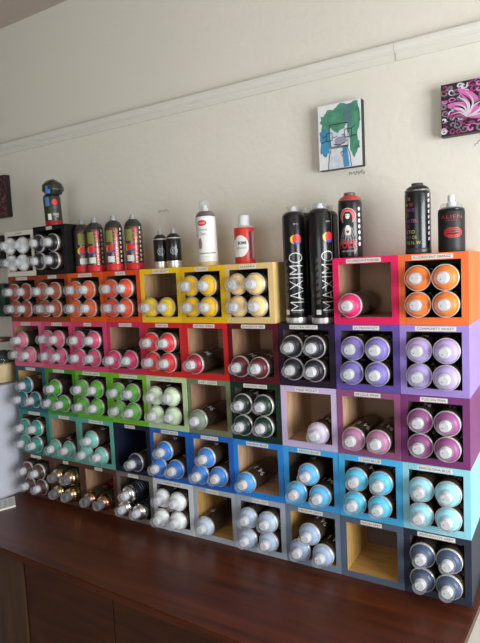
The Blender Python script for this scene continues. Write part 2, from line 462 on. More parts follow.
SLOT4 = ['lower left', 'lower right', 'upper left', 'upper right']
SLOT3 = ['lower left', 'lower right', 'top']
SLOT2 = ['left-hand', 'right-hand']
def fill(x0, x1, z0, n, colour, rgb, style, short, side='left', y0=0):
    l, r_, zb = x0 + T, x1 - T, z0 + TB
    R = R_RIM + .0003
    slack = (r_ - l) - 4 * R
    D = 2 * R
    pos = []
    if n == 1:
        px = {'left': l + R + .012, 'right': r_ - R - .004, 'mid': l + R + .02, 'far': l + R + .002}[side]
        pos = [(px, zb + R)]
    elif n == 2:
        g = random.uniform(.15, .4) * slack; a = l + R + random.uniform(.05, .3) * slack
        pos = [(a, zb + R), (a + D + g, zb + R)]
    elif n == 3:
        a, c = l + R + .001, r_ - R - .001
        m = (a + c) / 2 + random.uniform(-.008, -.001)
        zz = max(math.sqrt(max(0, D * D - (m - a) ** 2)), math.sqrt(max(0, D * D - (c - m) ** 2)))
        pos = [(a, zb + R), (c, zb + R), (m, zb + R + zz)]
    elif n == 4:
        a = l + R + random.uniform(.05, .25) * slack; c = a + D + random.uniform(.1, .45) * slack
        a2 = l + R + random.uniform(.3, .6) * slack; c2 = min(r_ - R, a2 + D + random.uniform(.05, .35) * slack)
        za = math.sqrt(D * D - (a2 - a) ** 2); zc = math.sqrt(D * D - (c2 - c) ** 2)
        d = math.hypot(c2 - a, 0)
        pos = [(a, zb + R), (c, zb + R), (a2, zb + R + za), (c2, zb + R + zc)]
    slots = {1: ['only'], 2: SLOT2, 3: SLOT3, 4: SLOT4}[n] if n else []
    for k, (px, pz) in enumerate(pos):
        ry = y0 - .012 - random.uniform(0, .012)
        if n == 1: lab = 'spray can with %s lying alone in the %s' % (LOOK[style] % colour, short)
        else: lab = 'spray can with %s, %s of the %s in the %s' % (LOOK[style] % colour, slots[k], {2: 'two', 3: 'three', 4: 'four'}[n], short)
        lying_can(px, ry, pz, random.uniform(-1, 1) * {1: .02, 3: .004}.get(n, max(0, min(.008, slack))), random.uniform(-.3, 1.1) + PI * .75, colour, rgb, style, lab, 'spray cans in the ' + short)
LOOK = {'plain': '%s collar', 'gold': '%s metal shoulder', 'copper': '%s metal shoulder', 'chrome': '%s metal shoulder'}

P, K, G, N = M_PLY, M_PLYK, M_PINE, None
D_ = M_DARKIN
# name, paint, can colour, can rgb, count, inside, text, label width, style, side
ROWS = [
 [('rust brown', (136, 56, 26), 'rust', (152, 66, 44), 4, D_, 'RUST BROWN', .07),
  ('russet', (150, 66, 26), 'russet', (160, 78, 44), 4, D_, 'TANGO', .05),
  ('dark orange', (216, 90, 26), 'dark orange', (214, 92, 42), 4, D_, 'ORANGE', .07),
  ('red-orange', (222, 74, 26), 'red-orange', (226, 78, 44), 4, D_, 'LAVA', .048),
  ('lemon yellow', (238, 200, 30), 'lemon yellow', (244, 210, 30), 2, P, 'LIGHT YELLOW', .07),
  ('golden yellow', (232, 184, 20), 'golden yellow', (240, 190, 26), 4, D_, 'YELLOW', .05),
  ('cream', (226, 194, 130), 'cream', (242, 208, 144), 4, D_, 'SAHARA', .06),
  None,
  ('fuchsia', (228, 26, 92), 'fuchsia', (240, 40, 112), 1, K, 'FLUORESCENT FUSCHIA', .098, 'plain', 'far'),
  ('bright orange', (242, 112, 52), 'bright orange', (246, 128, 40), 4, D_, 'FLUORESCENT ORANGE', .103)],
 [('light pink', (218, 104, 134), 'light pink', (208, 112, 138), 3, K, 'PASTEL PINK', .058),
  ('rose pink', (216, 82, 122), 'rose pink', (206, 94, 128), 4, D_, 'ROSE', .06),
  ('deep pink', (212, 66, 112), 'deep pink', (204, 74, 116), 4, D_, 'LOVE', .042),
  ('crimson', (196, 46, 90), 'crimson', (206, 56, 106), 2, K, 'MAGENTA', .06),  # darker plywood inside, standing in for shade at the left end
  ('scarlet', (210, 40, 42), 'scarlet', (220, 50, 54), 4, D_, 'LIGHT RED', .055),
  ('bright red', (206, 34, 34), 'raspberry red', (172, 30, 54), 1, K, 'VIVID RED', .085, 'plain', 'far'),
  ('burgundy', (84, 14, 30), 'burgundy', (98, 28, 36), 2, K, 'BORDEAUX RED', .085),
  ('violet-black', (34, 20, 44), 'violet-black', (34, 32, 42), 4, D_, 'ELECTRA VIOLET', .09),
  ('deep violet', (96, 76, 158), 'deep violet', (130, 116, 196), 4, D_, 'ULTRAVIOLET', .075),
  ('light violet', (156, 132, 202), 'light violet', (182, 162, 220), 4, D_, 'COMMUNITY VIOLET', .103)],
 [('dark teal', (30, 86, 96), 'dark teal', (26, 104, 114), 3, G, 'TURQUESA', .06),
  ('grass green', (58, 138, 28), 'grass green', (70, 150, 46), 3, D_, 'VALLEY GREEN', .065),
  ('lime green', (98, 172, 36), 'lime green', (90, 170, 56), 4, D_, 'PISTACHIO GREEN', .09),
  ('yellow-green', (116, 182, 44), 'leaf green', (96, 172, 62), 4, D_, 'GUACAMOLE', .085),
  ('pale mint', (184, 208, 152), 'pale mint', (204, 228, 188), 4, D_, 'SOFT GREEN', .07),
  ('sage', (114, 124, 94), 'sage', (128, 144, 122), 1, K, 'GREY GREEN', .075, 'plain', 'far'),
  ('dark green', (18, 44, 28), 'dark green', (22, 50, 38), 4, D_, 'AMAZONAS GREEN', .085),
  ('lavender', (202, 182, 218), 'lavender', (218, 204, 228), 1, P, 'PALE VIOLET', .075, 'plain', 'right'),
  ('plum', (142, 76, 116), 'mauve', (178, 118, 154), 2, P, 'SINGLE PINK', .075),
  ('purple', (118, 52, 108), 'purple', (150, 78, 134), 4, D_, 'TUSCAN PINK', .07)],
 [('sea green', (38, 120, 108), 'sea green', (52, 140, 124), 4, D_, 'EMERALD', .07),
  ('grey turquoise', (82, 152, 132), 'grey turquoise', (96, 166, 146), 2, K, 'LAGOON', .06),  # inside boards swapped for darker ones, shade put into the wood colour
  ('light turquoise', (94, 166, 150), 'light turquoise', (112, 182, 170), 3, D_, 'TURQUOISE', .075),
  ('navy', (22, 28, 52), 'navy', (34, 40, 58), 1, N, 'INDIGO', .05, 'plain', 'right'),
  ('royal blue', (24, 96, 182), 'royal blue', (50, 120, 208), 3, P, 'DARK BLUE', .075),
  ('cobalt blue', (32, 94, 182), 'cobalt blue', (58, 130, 214), 3, P, 'EUROPE BLUE', .07),
  ('azure blue', (40, 130, 210), 'azure', (76, 160, 224), 1, P, 'PRUSSIA BLUE', .08, 'plain', 'far'),
  ('sky blue', (64, 158, 220), 'sky blue', (92, 182, 232), 3, D_, 'ARGO BLUE', .075),
  ('cyan', (70, 174, 224), 'cyan', (88, 194, 226), 4, D_, 'CYAN BLUE', .065),
  ('pale cyan', (142, 208, 222), 'pale cyan', (154, 214, 228), 4, D_, 'BARCELONA BLUE', .09)],
 [('chocolate brown', (80, 48, 38), 'chocolate', (82, 52, 42), 4, D_, 'CHOCOLATE', .065),
  ('wood brown', (86, 58, 38), 'gold', (190, 166, 124), 4, D_, 'GOLD', .03, 'gold'),
  ('reddish brown', (86, 48, 36), 'copper', (182, 136, 112), 2, K, 'COPPER', .04, 'copper'),
  ('brown-grey', (112, 106, 100), 'chrome', (215, 212, 208), 3, D_, 'CHROME', .05, 'chrome'),
  ('off-white', (200, 207, 213), 'white', (226, 232, 230), 4, D_, 'DIVINITY WHITE', .085),
  ('silver-grey', (166, 172, 178), 'silver-blue', (190, 206, 222), 1, G, 'OXFORD', .05, 'plain', 'far'),
  ('light grey', (156, 166, 178), 'pale grey', (174, 192, 212), 4, D_, 'PEARL GREY', .06),
  ('slate grey', (108, 122, 138), 'grey-blue', (152, 172, 198), 3, G, 'MEDIUM GREY', .08),
  ('dark grey', (80, 92, 110), None, None, 0, G, 'BERLIN GREY', .062),
  ('charcoal', (40, 46, 60), 'dark slate', (68, 84, 110), 4, D_, 'ANTHRACITE GREY', .098)],
]
COUNT = {0: 'empty, bare wood inside', 1: 'holding a single can', 2: 'holding two cans', 3: 'holding three cans', 4: 'holding four cans'}
g_ = .0004
for j, row in enumerate(ROWS):
    for i, d in enumerate(row):
        if d is None: continue
        name, paint, cc, crgb, n, inside, text, lw = d[:8]
        style = d[8] if len(d) > 8 else 'plain'; side = d[9] if len(d) > 9 else 'left'
        y0 = random.uniform(-.0012, .0012)
        x0, x1 = XS[i] + g_, XS[i + 1] - g_
        if j == 0 and i == 6: x1 -= .007
        z0, z1 = ZS[j + 1] + .0001, ZS[j] - .0001
        nb = []
        above = ROWS[j - 1][i][0] if j > 0 and ROWS[j - 1][i] else None
        lab = '%s wooden cubby box %s' % (name, COUNT[n])
        if above: lab += ', under the %s box' % above
        else: lab += ', top of its column' if i > 1 else (', under the white box' if i == 0 else ', under the black box')
        if n == 4 and 0: pass
        cubby(x0, x1, z0, z1, paint, name, inside, lab, text, lw, y0)
        if n: fill(x0, x1, z0, n, cc, crgb, style, name + ' box', side, y0)
# the two boxes standing on top at the left
zt0, = (ZS[0],)
cubby(.0015, .1805, zt0 + .0001, zt0 + .183, (222, 216, 200), 'white', D_, 'white wooden cubby box holding four cans, standing on the rust brown box', 'WHITE', .05, .0005)
fill(.0015, .1805, zt0 + .0001, 4, 'white', (236, 234, 224), 'plain', 'white top box', y0=0)
cubby(.1815, .362, zt0 + .0001, zt0 + .190, (14, 14, 15), 'black', N, 'black wooden cubby box holding four cans, standing on the russet box', 'BLACK', .032, .0)
fill(.1815, .362, zt0 + .0001, 4, 'black', (30, 30, 32), 'plain', 'black top box', y0=0)

# ------------------------------------------------------------------ cans standing on top
def face_cam(x, y): return math.atan2(2.02 - x, 1.47 + y)      # angle from -y towards +x, where the viewer stands
def stand(x, y, z, label, group=None, tilt=(0, 0), name='spray_can', cat='spray can'):
    r = empty(name, (x, y, z), label, cat, group)
    r.rotation_euler = (tilt[0], tilt[1], 0)
    return r
def part(name, bm, m, parent, label=None, smooth=True, ang=35):
    o = link(name, bm, m, parent, smooth, ang if smooth else None)
    if label: o['label'] = label
    return o
def can_body(r, h):
    bm = bmesh.new()
    lathe(bm, [(0, .004), (r * .75, .003), (r * .93, 0), (r * .975, .001), (r * .985, .004), (r, .007), (r, h - .006), (r * .975, h - .001), (r * .95, h)], 40)
    return bm
def decal(name, bm, m, parent, r, phi, z, lift=.0004): return part(name, wrap(bm, r, phi, z, lift), m, parent, smooth=False)
def mtn_logo(parent, r, phi, z, s=1.0, up=0):
    bm = bmesh.new()
    poly2(bm, ell(-.0040 * s, -.001 * s, .0092 * s, .0092 * s, 24), 0)
    decal('emblem', bm, M_YEL, parent, r, phi, z, .0003 + up)
    bm = bmesh.new(); poly2(bm, ell(.0018 * s, -.0042 * s, .0092 * s, .0082 * s, 24)); decal('emblem', bm, M_BLUE, parent, r, phi, z, .0005 + up)
    bm = bmesh.new(); poly2(bm, ell(.0012 * s, .001 * s, .0088 * s, .0088 * s, 24)); decal('emblem', bm, M_RED, parent, r, phi, z, .0007 + up)

# four dark cans with red bases
H4 = [(.392, .06, 'leftmost of four'), (.468, .052, 'second of four from the left'), (.561, .056, 'third of four from the left'), (.634, .082, 'rightmost of four')]
Z0 = ZS[0] + .0002
for x, y, where in H4:
    r = stand(x, y, Z0, 'tall black spray can with red base and pink lettering, %s' % where, 'black cans with red bases on top')
    f = face_cam(x, y) + (.55 if where.startswith('left') else .1); rr = .0325
    part('body', can_body(rr, .162), M_BODY, r)
    bm = bmesh.new(); lathe(bm, [(rr + .0002, .002), (rr + .0005, .006), (rr + .0005, .026), (rr + .0002, .0265)], 40); part('base_band', bm, M_RED, r)
    bm = bmesh.new(); lathe(bm, [(.031, .1625), (.0318, .1645), (.030, .170), (.024, .179), (.017, .184), (.015, .186), (0, .186)], 36); part('shoulder', bm, mat('steel_shoulder', (84, 84, 82), .3, .8), r)
    bm = bmesh.new(); lathe(bm, [(.0125, .186), (.0125, .193), (.0095, .194), (.0092, .203), (0, .2035)], 20); part('nozzle', bm, mat('grey_plastic', (150, 150, 150), .4), r)
    bm = bmesh.new(); rect2(bm, -.014, .014, -.021, .021); decal('olive_panel', bm, M_OLV, r, rr, f - .68, .128)
    mtn_logo(r, rr, f - .66, .084, 1.5)
    bm = bmesh.new(); rect2(bm, -.014, .014, -.011, .011); decal('barcode', bm, M_PRINT, r, rr, f - .60, .044)
    bm = fit_text('HARDCORE', .122, .017, thin=.012, rot=True); decal('lettering', bm, M_PINKR, r, rr, f + .12, .092)
    bm = bmesh.new()
    for k in range(8): rect2(bm, -.003, .003, -.062 + k * .0165, -.062 + k * .0165 + .009)
    decal('check_strip', bm, M_PRINT, r, rr, f + .68, .095)

# helmeted can on the black box
hz = ZS[0] + .1902
r = stand(.246, .055, hz, 'dark spray can with red foot and a lumpy black cap, standing on the black box', None, (0, math.radians(-2.5)))
f = face_cam(.25, .055); rr = .0335
part('body', can_body(rr, .118), M_OLIVE, r)
bm = bmesh.new(); lathe(bm, [(rr + .0002, .002), (rr + .0005, .004), (rr + .0005, .020), (rr + .0002, .0205)], 40); part('base_band', bm, mat('dark_red_ink', (165, 30, 35), .4), r)
bm = bmesh.new(); poly2(bm, ell(0, 0, .0115, .0125, 24)); decal('red_disc', bm, M_RED, r, rr, f + .28, .092)
bm = bmesh.new(); rect2(bm, -.0095, .0095, -.018, .018); decal('blue_panel', bm, mat('light_blue_ink', (70, 120, 180), .4), r, rr, f - .62, .096)
bm = bmesh.new(); rect2(bm, -.007, .007, -.012, .012); decal('barcode', bm, M_PRINT, r, rr, f - .45, .036)
bm = bmesh.new(); rect2(bm, -.012, .012, -.005, .005); rect2(bm, -.002, .010, -.012, -.008); decal('small_print', bm, M_GREY, r, rr, f + .3, .045)
bm = bmesh.new(); poly2(bm, ell(0, 0, .009, .006, 20)); decal('blue_spot', bm, M_BLUE, r, rr, f + .3, .072)
bm = bmesh.new()
lathe(bm, [(.031, .1185), (.030, .124), (.020, .126), (0, .126)], 30); part('shoulder', bm, mat('dark_steel', (70, 70, 70), .3, .9), r)
bm = bmesh.new()
bmesh.ops.create_uvsphere(bm, u_segments=28, v_segments=16, radius=1)
rnd = random.Random(5)
for v in bm.verts:
    k = 1 + .10 * math.sin(5 * v.co.x + 2) * math.sin(4 * v.co.y + 1) * (1 if v.co.z > -.3 else 0) + .03 * math.sin(11 * v.co.z + 3 * v.co.x)
    zz = max(v.co.z, -.62)
    v.co = Vector((v.co.x * .0385 * k, v.co.y * .0385 * k, .148 + zz * .037 * k))
o = part('cap', bm, mat('sooty_cap', (42, 44, 38), .35, .2, var=.5, scale=60, bump=.4, bscale=70), r); o.rotation_euler = (0, math.radians(5), 0)
bm = bmesh.new(); rect2(bm, -.011, .011, -.016, .014); decal('blue_patch', bm, mat('light_blue_ink', (70, 120, 180), .4), o, .0385, f - .55, .142, .0012)

# small black and silver cans
for x, y, where in ((.775, .062, 'left of the pair'), (.838, .056, 'right of the pair')):
    r = stand(x, y, Z0, 'small black spray can with silver foot on the lemon yellow box, %s' % where, 'small black and silver cans')
    f = face_cam(x, y); rr = .0250
    part('body', can_body(rr, .104), M_SILVER, r)
    bm = bmesh.new(); lathe(bm, [(rr + .0002, .024), (rr + .0005, .0245), (rr + .0005, .099), (rr + .0001, .1)], 36); part('sleeve', bm, M_BLACK, r)
    bm = bmesh.new(); lathe(bm, [(.0238, .1042), (.0234, .107), (.018, .113), (.013, .118), (0, .118)], 30); part('shoulder', bm, M_BLACK, r)
    bm = bmesh.new(); lathe(bm, [(.009, .118), (.009, .126), (.007, .127), (.007, .133), (0, .1335)], 20); part('nozzle', bm, mat('grey_plastic', (150, 150, 150), .4), r)
    bm = bmesh.new(); ring2(bm, 0, 0, .013, .013, .0022); ring2(bm, .001, -.001, .008, .008, .002, a0=.5, a1=5); stroke2(bm, [(-.006, .006), (0, -.004), (.006, .005)], .002)
    decal('emblem', bm, M_GREY, r, rr, f, .058, .0007)

# tall white can with red oval
x, y = .978, .06; rr = .033
r = stand(x, y, Z0, 'tall white spray can with red oval logo and clear cap on golden yellow box', None, (0, math.radians(-1.6)))
f = face_cam(x, y)
part('body', can_body(rr, .162), mat('white_can_print', (230, 230, 226), .35), r)
bm = bmesh.new(); lathe(bm, [(rr * .96, .1622), (rr * .985, .164), (.030, .170), (.024, .178), (.020, .180), (0, .180)], 36); part('shoulder', bm, M_DSILVER, r)
bm = bmesh.new(); lathe(bm, [(.0105, .180), (.0105, .189), (.008, .190), (.008, .200), (0, .2005)], 20); part('nozzle', bm, M_WHITE, r)
bm = bmesh.new(); lathe(bm, [(.0195, .1805), (.0190, .197), (.0175, .213), (.014, .2165), (0, .2175)], 30); part('clear_cap', bm, M_CLEAR, r)
bm = bmesh.new(); poly2(bm, ell(0, 0, .0165, .0095, 28)); decal('red_oval', bm, M_RED, r, rr, f - .42, .140)
bm = fit_text('KRYLON', .024, .0065); decal('logo_lettering', bm, M_PRINT, r, rr, f - .42, .140, .0009)
bm = fit_text('Crystal', .030, .011); decal('lettering', bm, mat('mid_grey_ink', (110, 110, 112), .5), r, rr, f - .38, .118)
bm = fit_text('Clear', .022, .009); decal('lettering', bm, mat('mid_grey_ink', (110, 110, 112), .5), r, rr, f - .40, .105)
bm = fit_text('ACRYLIC COATING', .022, .0035); decal('lettering', bm, M_GREY, r, rr, f + .25, .099)
bm = bmesh.new(); poly2(bm, [(-.008, -.018), (.004, -.02), (.007, .0), (.002, .017), (-.006, .012), (-.009, 0)]); decal('picture', bm, mat('grey_brown_ink', (150, 130, 112), .5), r, rr, f - .72, .076)
bm = bmesh.new(); rect2(bm, -.03, .03, -.0012, .0012); decal('black_line', bm, M_INK, r, rr, f, .041)
bm = fit_text('11 oz  NET WT', .03, .004); decal('lettering', bm, M_GREY, r, rr, f - .2, .030)
bm = bmesh.new(); lathe(bm, [(rr + .0002, .002), (rr + .0004, .003), (rr + .0004, .013), (rr + .0002, .0135)], 40); part('base_band', bm, mat('tan_ink', (206, 186, 136), .4), r)

# short red and white can
x, y = 1.115, .07; rr = .0335
r = stand(x, y, Z0, 'short red and white spray can with white cap standing on the cream box')
f = face_cam(x, y)
part('body', can_body(rr, .114), mat('orange_red_print', (205, 48, 34), .4), r)
bm = bmesh.new(); lathe(bm, [(rr * .96, .1142), (rr * .985, .1152), (.031, .117), (.024, .121), (.0195, .122), (0, .122)], 36); part('shoulder', bm, M_SILVER, r)
bm = bmesh.new(); lathe(bm, [(.0185, .1222), (.0185, .142), (.0172, .152), (.0155, .154), (0, .1545)], 30); part('cap', bm, M_WHITE, r)
bm = bmesh.new(); poly2(bm, ell(-.004, -.002, .0265, .034, 32)); rect2(bm, -.036, -.012, -.036, .018); decal('white_panel', bm, M_PRINT, r, rr, f - .3, .058)
bm = fit_text('BOMB', .028, .010, thin=.03); decal('lettering', bm, M_INK, r, rr, f - .25, .066, .0009)
bm = fit_text('ACRYLIC SPRAY', .034, .006); decal('lettering', bm, mat('red_grey_ink', (150, 90, 90), .5), r, rr, f - .35, .050, .0009)
bm = bmesh.new(); rect2(bm, -.004, .004, -.044, .044); decal('dark_stripe', bm, mat('dark_blue_ink', (60, 50, 70), .5), r, rr, f + .55, .058)
bm = bmesh.new(); rect2(bm, -.006, .006, -.044, .044); decal('grey_panel', bm, M_GREY, r, rr, f + .98, .058)

# MAXIMO cans
MZ = ZS[1] + .0002
MX = [(1.3055, .040, 'front left', .06), (1.3915, .036, 'front right', .62), (1.309, .112, 'rear left', 1.5), (1.381, .112, 'rear right', -1.1)]
for x, y, where, rear in MX:
    r = stand(x, y, MZ, 'extra tall black spray can with white MAXIMO lettering, %s of the four' % where, 'extra tall black cans beside the fuchsia box', (0, 0))
    f = face_cam(x, y) + rear; rr = .0338
    part('body', can_body(rr, .318), M_SILVER, r)
    bm = bmesh.new(); lathe(bm, [(rr + .0001, .017), (rr + .0005, .018), (rr + .0005, .3165), (rr + .0001, .3178)], 40); part('sleeve', bm, M_BLACK, r)
    bm = bmesh.new(); lathe(bm, [(.0325, .3185), (.033, .320), (.030, .326), (.022, .331), (.015, .333), (0, .333)], 36); part('shoulder', bm, M_BLACK, r)
    bm = bmesh.new(); lathe(bm, [(.012, .333), (.012, .339), (.0085, .339), (.008, .3465), (0, .347)], 20); part('nozzle', bm, M_WHITE, r)
    bm = bmesh.new(); lathe(bm, [(.0215, .3305), (.0210, .336), (.0200, .346), (.018, .3475), (0, .348)], 28); part('clear_cap', bm, M_CLEAR, r)
    bm = fit_text('MAXIMO', .172, .041, thin=-.022, rot=True); decal('lettering', bm, M_PRINT, r, rr, f, .124, .0008)
    mtn_logo(r, rr, f + .12, .250, 1.4, .0005)
    bm = fit_text('MTN', .014, .005, thin=.02); decal('small_lettering', bm, M_GREY, r, rr, f + .12, .293, .0008)
    bm = fit_text('HIGH OUTPUT', .034, .005); decal('small_lettering', bm, M_GREY, r, rr, f + .05, .034, .0008)
    bm = bmesh.new(); rect2(bm, -.007, .007, -.007, .007); decal('barcode', bm, M_PRINT, r, rr, f - .95, .034, .0008)
    bm = bmesh.new()
    for k in range(7): poly2(bm, [(-.006, -.07 + k * .02), (.006, -.064 + k * .02), (.006, -.052 + k * .02), (-.006, -.058 + k * .02)])
    decal('check_strip', bm, mat('faint_ink', (70, 68, 66), .5), r, rr, f - .95, .125, .0008)

# can with a haloed figure
x, y = 1.470, .075; rr = .034
r = stand(x, y, Z0, 'black spray can with a haloed bearded figure and red lettering on fuchsia box')
f = face_cam(x, y)
part('body', can_body(rr, .160), M_BLACK, r)
bm = bmesh.new(); lathe(bm, [(.0325, .1602), (rr, .162), (.0335, .164), (.0325, .165)], 40); part('rim', bm, M_DSILVER, r)
bm = bmesh.new(); lathe(bm, [(.0322, .1645), (.029, .170), (.024, .174), (.018, .177), (0, .177)], 36); part('collar', bm, mat('red_collar', (205, 45, 45), .4), r)
bm = bmesh.new(); lathe(bm, [(.0165, .177), (.0165, .184), (.0150, .186), (0, .186)], 28); part('cap', bm, mat('grey_green_cap', (92, 90, 82), .4), r)
fa = f - .22
bm = bmesh.new(); poly2(bm, ell(0, 0, .0225, .0225, 32)); decal('halo', bm, M_PRINT, r, rr, fa, .118, .0006)
bm = bmesh.new(); poly2(bm, ell(0, 0, .0212, .0212, 32)); decal('halo', bm, M_RED, r, rr, fa, .118, .0008)
bm = bmesh.new(); poly2(bm, ell(0, -.001, .0178, .0178, 28)); decal('halo', bm, mat('pale_pink_ink', (205, 120, 112), .5), r, rr, fa, .118, .0010)
bm = bmesh.new(); poly2(bm, [(-.012, -.022), (.012, -.022), (.0135, .002), (.008, .014), (0, .0165), (-.008, .014), (-.0135, .002)]); decal('hair', bm, M_INK, r, rr, fa, .114, .0012)
bm = bmesh.new(); poly2(bm, [(-.0055, .008), (.0055, .008), (.006, 0), (.0035, -.006), (-.0035, -.006), (-.006, 0)]); decal('face', bm, M_PRINT, r, rr, fa, .116, .0014)
bm = bmesh.new()
for s in (-1, 1): rect2(bm, s * .003 - .0012, s * .003 + .0012, .0025, .004)
decal('eyes', bm, M_INK, r, rr, fa, .116, .0016)
bm = bmesh.new(); poly2(bm, [(-.024, -.034), (.024, -.034), (.021, -.008), (.011, .012), (.004, .016), (-.004, .016), (-.011, .012), (-.021, -.008)]); decal('robe', bm, mat('robe_grey_ink', (128, 130, 130), .5), r, rr, fa, .074, .0012)
bm = bmesh.new(); poly2(bm, [(-.006, -.014), (.006, -.014), (.009, .002), (.004, .014), (-.004, .014), (-.008, .002)]); decal('tunic', bm, M_PRINT, r, rr, fa, .078, .0014)
bm = bmesh.new()
for pts in ([(-.019, -.03), (-.017, -.014), (-.010, .006)], [(-.013, -.032), (-.011, -.018), (-.008, -.006)], [(.019, -.03), (.017, -.014), (.010, .006)], [(.012, -.032), (.012, -.02), (.009, -.008)], [(-.006, -.032), (-.003, -.018)], [(.004, -.032), (.004, -.02)], [(-.022, -.016), (-.014, -.018), (-.009, -.012)], [(.022, -.016), (.015, -.02), (.009, -.014)]):
    stroke2(bm, pts, .0022)
decal('robe_folds', bm, M_INK, r, rr, fa, .074, .0013)
bm = bmesh.new(); poly2(bm, [(0, -.006), (.0045, 0), (.003, .004), (0, .0025), (-.003, .004), (-.0045, 0)]); decal('heart', bm, mat('dark_red_ink', (165, 30, 35), .4), r, rr, fa, .074, .0017)
bm = fit_text('POCK', .052, .023, thin=.02); decal('lettering', bm, M_RED, r, rr, fa - .02, .038, .0016)
bm = fit_text('LIMITED EDITION CAN', .044, .004); decal('small_lettering', bm, M_PRINT, r, rr, fa, .019, .0012)
bm = bmesh.new()
for k in range(7): poly2(bm, ell(0, -.055 + k * .0165, .0045, .0060, 12))
decal('dot_strip', bm, M_PRINT, r, rr, f + .80, .093)

# two black cans on the bright orange box
x, y = 1.663, .066; rr = .0325
r = stand(x, y, Z0, 'black spray can with rows of coloured letters, standing on the bright orange box'); r.scale = (1.03, 1.03, 1.06)
f = face_cam(x, y)
part('body', can_body(rr, .155), M_BLACK, r)
bm = bmesh.new(); lathe(bm, [(.031, .1552), (rr, .157), (.0322, .1595), (.031, .160)], 40); part('rim', bm, M_DSILVER, r)
bm = bmesh.new(); lathe(bm, [(.0308, .1596), (.027, .166), (.021, .170), (.017, .172), (0, .172)], 36); part('collar', bm, M_BLACK, r)
bm = bmesh.new(); lathe(bm, [(.0150, .172), (.0150, .176), (.0140, .1775), (0, .1775)], 28); part('cap', bm, mat('dark_grey_cap', (70, 70, 70), .35, .4), r)
bm = bmesh.new(); lathe(bm, [(rr + .0002, .002), (rr + .0005, .003), (rr + .0005, .014), (rr + .0002, .0145)], 40); part('base_band', bm, mat('grey_band', (72, 70, 76), .35, .5), r)
cols = [(160, 100, 160), (190, 195, 90), (200, 90, 110), (190, 170, 80), (120, 90, 170), (200, 70, 80), (190, 190, 90), (130, 100, 180), (170, 180, 90)]
rows = ['NOR', 'A RI', 'MEX O', 'EX', 'UN TER', 'RS', 'E TIO', 'M O OR', 'ME N. W.']
for k, s in enumerate(rows):
    W = .0052 * len(s)
    bm = fit_text(s, W, .0085)
    for v in bm.verts: v.co.x += W / 2
    for fc in bm.faces: fc.material_index = 1 if fc.calc_center_median().x > W * .5 else 0
    c2 = cols[(k * 2 + 3) % 9]
    decal('lettering', bm, [mat('ink_a%d' % k, cols[k], .5), mat('ink_b%d' % k, c2, .5)], r, rr, f - 1.05, .137 - k * .0136)
bm = bmesh.new()
for k in range(9): poly2(bm, [(-.003, -.06 + k * .0135), (.003, -.058 + k * .0135), (.003, -.05 + k * .0135), (-.003, -.052 + k * .0135)])
decal('check_strip', bm, M_PRINT, r, rr, f + .95, .092)

x, y = 1.7485, .066; rr = .0335
r = stand(x, y, Z0, 'black spray can with red lips and a white nozzle, on the bright orange box')
f = face_cam(x, y)
part('body', can_body(rr, .108), mat('matt_black_print', (22, 22, 23), .5), r)
bm = bmesh.new(); lathe(bm, [(.0325, .1082), (.033, .110), (.030, .113), (.022, .116), (.014, .118), (0, .118)], 36); part('shoulder', bm, M_BLACK, r)
bm = bmesh.new(); lathe(bm, [(.029, .1128), (.0275, .121), (.023, .1265), (.016, .128)], 32); part('clear_collar', bm, M_CLEAR, r)
bm = bmesh.new(); lathe(bm, [(.012, .118), (.012, .128), (.0085, .129), (.0085, .146), (.0075, .148), (0, .1482)], 24); part('nozzle', bm, M_WHITE, r)
bm = fit_text('ALIEN', .056, .009, thin=-.01); decal('lettering', bm, mat('dull_red_ink', (190, 60, 70), .5), r, rr, f, .090)
def lipc(sx, sy, n=26): return [(sx * math.cos(t), sy * math.sin(t) * (1 - .18 * math.exp(-(math.cos(t) / .18) ** 2) * (math.sin(t) > 0))) for t in [2 * PI * k / n for k in range(n + 1)]]
bm = bmesh.new(); stroke2(bm, lipc(.0225, .0125), .0022); stroke2(bm, lipc(.0195, .0072), .0020)
for t in range(-3, 4): stroke2(bm, [(t * .005, -.0105), (t * .0048, -.007)], .0016)
stroke2(bm, [(-.0185, 0), (-.008, .0015), (0, .0), (.008, .0015), (.0185, 0)], .0018)
decal('lips', bm, M_RED, r, rr, f + .12, .050)
bm = fit_text('ALIEN FLAVOUR', .03, .003); decal('small_lettering', bm, mat('dull_red_ink', (190, 60, 70), .5), r, rr, f, .081)

# ------------------------------------------------------------------ pictures on the wall
def canvas(name, x0, x1, z0, z1, th, label, front, edge):
    r = empty(name, ((x0 + x1) / 2, WALL - .0005, (z0 + z1) / 2), label, 'picture')
    w, h = x1 - x0, z1 - z0
    bm = bmesh.new(); box(bm, -w / 2, w / 2, -th, 0, -h / 2, h / 2, 0, bev=.001)
    bm.normal_update()
    for f_ in bm.faces:
        if f_.normal.y < -.9: f_.material_index = 1
    link('canvas', bm, [edge, front], r)
    return r, w, h
def paint(name, bm, m, parent, w, h, y):
    """art drawn with s,t in 0..1 from the top-left corner"""
    for v in bm.verts: v.co = Vector(((v.co.x - .5) * w, y - v.co.z, (.5 - v.co.y) * h))
    bmesh.ops.recalc_face_normals(bm, faces=bm.faces[:])
    return link(name, bm, m, parent)
def blotch(pts, n=6, amp=.02, seed=1):
    rnd = random.Random(seed); out = []
    for k in range(len(pts)):
        a, b = Vector(pts[k]), Vector(pts[(k + 1) % len(pts)])
        for i in range(n):
            p = a.lerp(b, i / n); p += Vector((rnd.uniform(-amp, amp), rnd.uniform(-amp, amp)))
            out.append((min(.995, max(.005, p.x)), min(.995, max(.005, p.y))))
    return out
